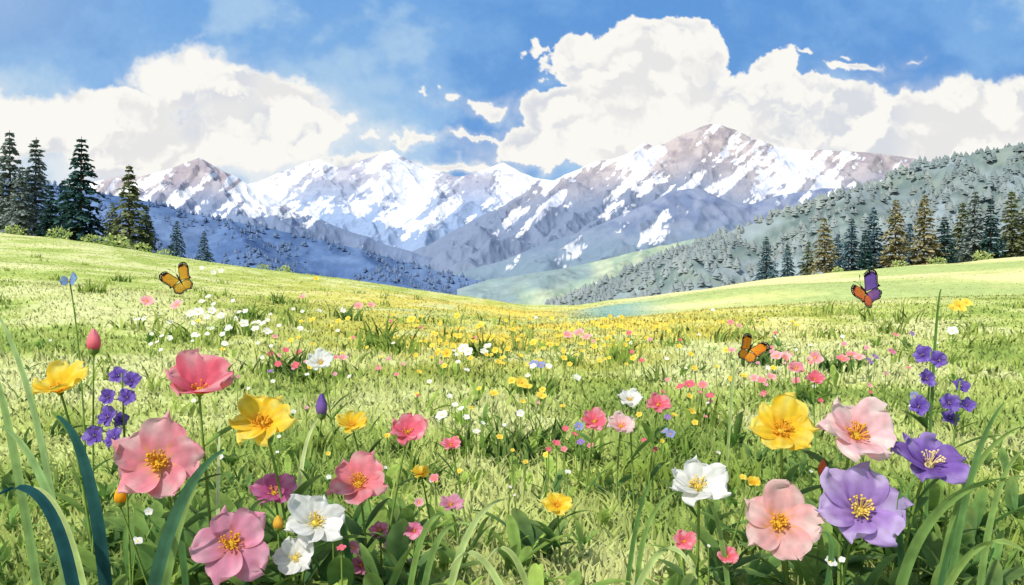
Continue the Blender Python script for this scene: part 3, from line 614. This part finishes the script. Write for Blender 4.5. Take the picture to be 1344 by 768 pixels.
def forest(name,hh,n,px0,px1,Dlo,Dhi,Ht,cols,haze,bias,thr):
    us,Ds,h=hh
    tr=rng.uniform(0,1,(n,2));u=((px0+(px1-px0)*tr[:,0])-672)/F;D=Dlo+(Dhi-Dlo)*tr[:,1]**bias
    iu=np.clip(np.searchsorted(us,u),0,len(us)-1);iD=np.clip(np.searchsorted(Ds,D),0,len(Ds)-1);z=h[iD,iu];X=us[iu]*D
    dens=fbm(X/90,D/60,4,301);keep=(z>-18)&((dens+rng.uniform(-.12,.12,n)>thr)|(D>Dhi-.12*(Dhi-Dlo)));X,D,z=X[keep],D[keep],z[keep];n=len(X)
    tiers=[(0.0,1.0,.38,.50),(.22,.95,.66,.34),(.45,.72,1.0,.08)];K=7;th=np.arange(K)*2*np.pi/K
    H=Ht*rng.uniform(.5,1.25,n);W=H*rng.uniform(.34,.55,n)
    V=[]
    for (z0,r0,z1,r1) in tiers:
        for (zz,rr) in ((z0,r0),(z1,r1)):
            j=rng.uniform(.6,1.3,(n,K));jz=rng.uniform(-.06,.06,(n,K))
            V.append(np.stack([X[:,None]+W[:,None]*rr*j*np.cos(th),D[:,None]+W[:,None]*rr*j*np.sin(th),z[:,None]+H[:,None]*(zz+jz)+0*th],-1))
    V=np.stack(V,1)
    q=np.concatenate([gridq(2,K,True)+i*2*K for i in range(3)]);Q=(q[None]+(np.arange(n)*6*K)[:,None,None]).reshape(-1,4)
    a=fbm(X/70+4,D/70,3,311)
    c=mix(np.broadcast_to(cols[0],(n,3)),cols[1],sst(.3,.7,a+rng.uniform(-.2,.2,n)));c=mix(c,cols[2],np.clip(haze*(1-(z+20)/(z.max()+20)),0,1))  # haze painted in: trees lower down blend to the pale tint
    C=np.repeat((c*rng.uniform(.94,1.06,n)[:,None])[:,None,:],6*K,axis=1)
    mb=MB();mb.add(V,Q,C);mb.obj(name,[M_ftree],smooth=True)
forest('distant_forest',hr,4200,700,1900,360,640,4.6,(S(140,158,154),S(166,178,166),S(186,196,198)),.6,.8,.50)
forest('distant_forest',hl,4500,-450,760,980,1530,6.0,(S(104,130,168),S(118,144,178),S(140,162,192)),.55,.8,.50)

# ---------------- sky backdrop (coloured dome section) with clouds
sm=bpy.data.materials.new('sky_clouds');sm.use_nodes=True;nt=sm.node_tree;nt.nodes.clear()
a_=nt.nodes.new('ShaderNodeAttribute');a_.attribute_name='Col';e_=nt.nodes.new('ShaderNodeEmission');o_=nt.nodes.new('ShaderNodeOutputMaterial')
nt.links.new(a_.outputs['Color'],e_.inputs['Color']);nt.links.new(e_.outputs[0],o_.inputs['Surface'])
try: sm.cycles.emission_sampling='NONE'
except Exception: pass
upx=np.concatenate([np.linspace(-3200,-90,90),np.linspace(-85,1430,1160),np.linspace(1436,4500,90)])
vpy=np.concatenate([np.linspace(-1700,-35,60),np.linspace(-30,330,300),np.linspace(340,470,12)])
PY,PX=np.meshgrid(vpy,upx,indexing='ij')
wx=(fbm(PX/70.,PY/70.,6,401,.58)-.5)*95;wy=(fbm(PX/70.+31,PY/70.+17,6,411,.58)-.5)*80
QX=PX+wx;QY=PY+wy
EL=[(835,76,64,58,1),(778,92,56,62,1),(895,82,66,54,1),(850,130,120,58,1),(1008,112,52,44,1),(950,150,120,70,1),(1085,150,90,42,1),(1165,150,80,44,.6),(1280,152,110,48,.6),(1420,140,120,60,.6),(755,160,66,44,.8),(700,188,56,30,.6),(1050,195,380,38,.5),
 (245,108,84,62,.8),(150,152,90,42,.6),(45,165,110,46,.6),(330,140,90,55,.6),(395,172,70,38,.5),(230,195,230,50,.6),(-60,170,130,60,.6),(455,205,60,18,.4),(1700,120,260,90,.7),(2300,60,320,130,.7),(-500,100,260,110,.7),(-1200,60,300,150,.7),(500,-700,500,160,.5),
 (540,183,46,8,.5),(478,171,16,6,.5),(645,138,26,13,.6),(600,128,12,8,.6),(1128,92,44,9,.5),(1196,71,18,5,.5),(1112,72,12,5,.5),(715,62,18,6,.6),(690,66,9,5,.6),(1058,80,14,5,.5),(600,226,60,9,.4),(625,180,34,7,.4),(568,122,8,4,.5)]
den=np.full(PX.shape,-9.);
for (cx,cy,a,b,sf) in EL:
    l=np.sqrt(((QX-cx)/a)**2+((QY-cy)/b)**2);s_=min(1.,math.sqrt(a*b)/60);den=np.maximum(den,(1-l)*s_)
softw=.07+.26*sst(520,330,PX)+.12*sst(1080,1180,PX)
al=sst(-.02,1,np.clip(den/softw,-.02,1)*1.0)
n1=fbm(PX/110.,PY/80.,5,421)
soft=sst(-.35,.5,den+(n1-.5)*1.1)*.75
al=np.maximum(al,soft*sst(30,190,PY))
edge=np.clip((den-.0)/.35,0,1)
r1=fbm(QX/95.,QY/70.,5,431);r2=fbm((QX+16)/95.,(QY+20)/70.,5,431)
rel=sst(-.03,.10,r2-r1)*sst(.03,.4,den)  # cloud relief shading, painted into the colour from offset noise
warm=fbm(PX/140.,PY/90.,3,441)
shc=mix(np.broadcast_to(S(226,226,228),PX.shape+(3,)),S(206,212,224),sst(.4,.65,warm))
cloud=mix(np.broadcast_to(S(251,249,243),PX.shape+(3,)),shc,rel*.75)
wash=fbm(PX/230.,PY/170.,5,451,.55);w2=fbm(PX/60.,PY/45.,5,461,.6)
top=sst(260,-40,PY)
blue=mix(np.broadcast_to(S(158,198,236),PX.shape+(3,)),S(116,168,226),top)
blue=mix(blue,S(94,150,216),sst(.48,.66,.75*wash+.25*w2)*.8)
blue=mix(blue,S(176,208,236),sst(.46,.32,.75*wash+.25*w2)*.75)
blue=mix(blue,S(190,214,236),sst(260,-60,PX)*sst(140,0,PY)*.5)
blue=blue*(1+.05*(fbm(PX/5.,PY/5.,2,471)-.5))[...,None]
col=mix(blue,cloud,al)
uu=(PX-672)/F;vv=(384-PY)/F;nr=np.sqrt(uu**2+1+vv**2);Rk=9500.
mb=MB();mb.add(np.stack([uu/nr*Rk,Rk/nr,CH+vv/nr*Rk],-1),gridq(len(vpy),len(upx)),col.reshape(-1,3));mb.obj('sky',[sm])
# ---------------- world daylight
w=bpy.data.worlds.new('World');bpy.context.scene.world=w;w.use_nodes=True;nt=w.node_tree;N=nt.nodes;L=nt.links;N.clear()
try:
    w.cycles.sampling_method='MANUAL';w.cycles.sample_map_resolution=256
except Exception: pass
SE=math.radians(48);AZ=math.radians(-140)
sky=N.new('ShaderNodeTexSky');sky.sky_type='NISHITA';sky.sun_disc=False;sky.sun_elevation=SE;sky.sun_rotation=AZ;sky.altitude=300;sky.air_density=1.0;sky.dust_density=2.0
bg=N.new('ShaderNodeBackground');bg.inputs['Strength'].default_value=.15;L.new(sky.outputs[0],bg.inputs['Color'])
ow=N.new('ShaderNodeOutputWorld');L.new(bg.outputs[0],ow.inputs[0])
# ---------------- sun
sl=bpy.data.lights.new('sun','SUN');sl.energy=3.6;sl.angle=math.radians(1.0);sl.color=(1,.96,.9)
so=bpy.data.objects.new('sun',sl);bpy.context.collection.objects.link(so)
sd=Vector((math.sin(AZ)*math.cos(SE),math.cos(AZ)*math.cos(SE),math.sin(SE)));so.rotation_euler=sd.to_track_quat('Z','Y').to_euler()
so.location=(0,-5,20)
cam=bpy.data.cameras.new('camera');cam.sensor_width=36;cam.lens=36*F/1344;cam.clip_end=20000;cam.clip_start=.05
co=bpy.data.objects.new('camera',cam);bpy.context.collection.objects.link(co);co.location=(0,0,CH);co.rotation_euler=(math.pi/2,0,0)
bpy.context.scene.camera=co
vs=bpy.context.scene.view_settings;vs.view_transform='Standard';vs.look='None';vs.exposure=0
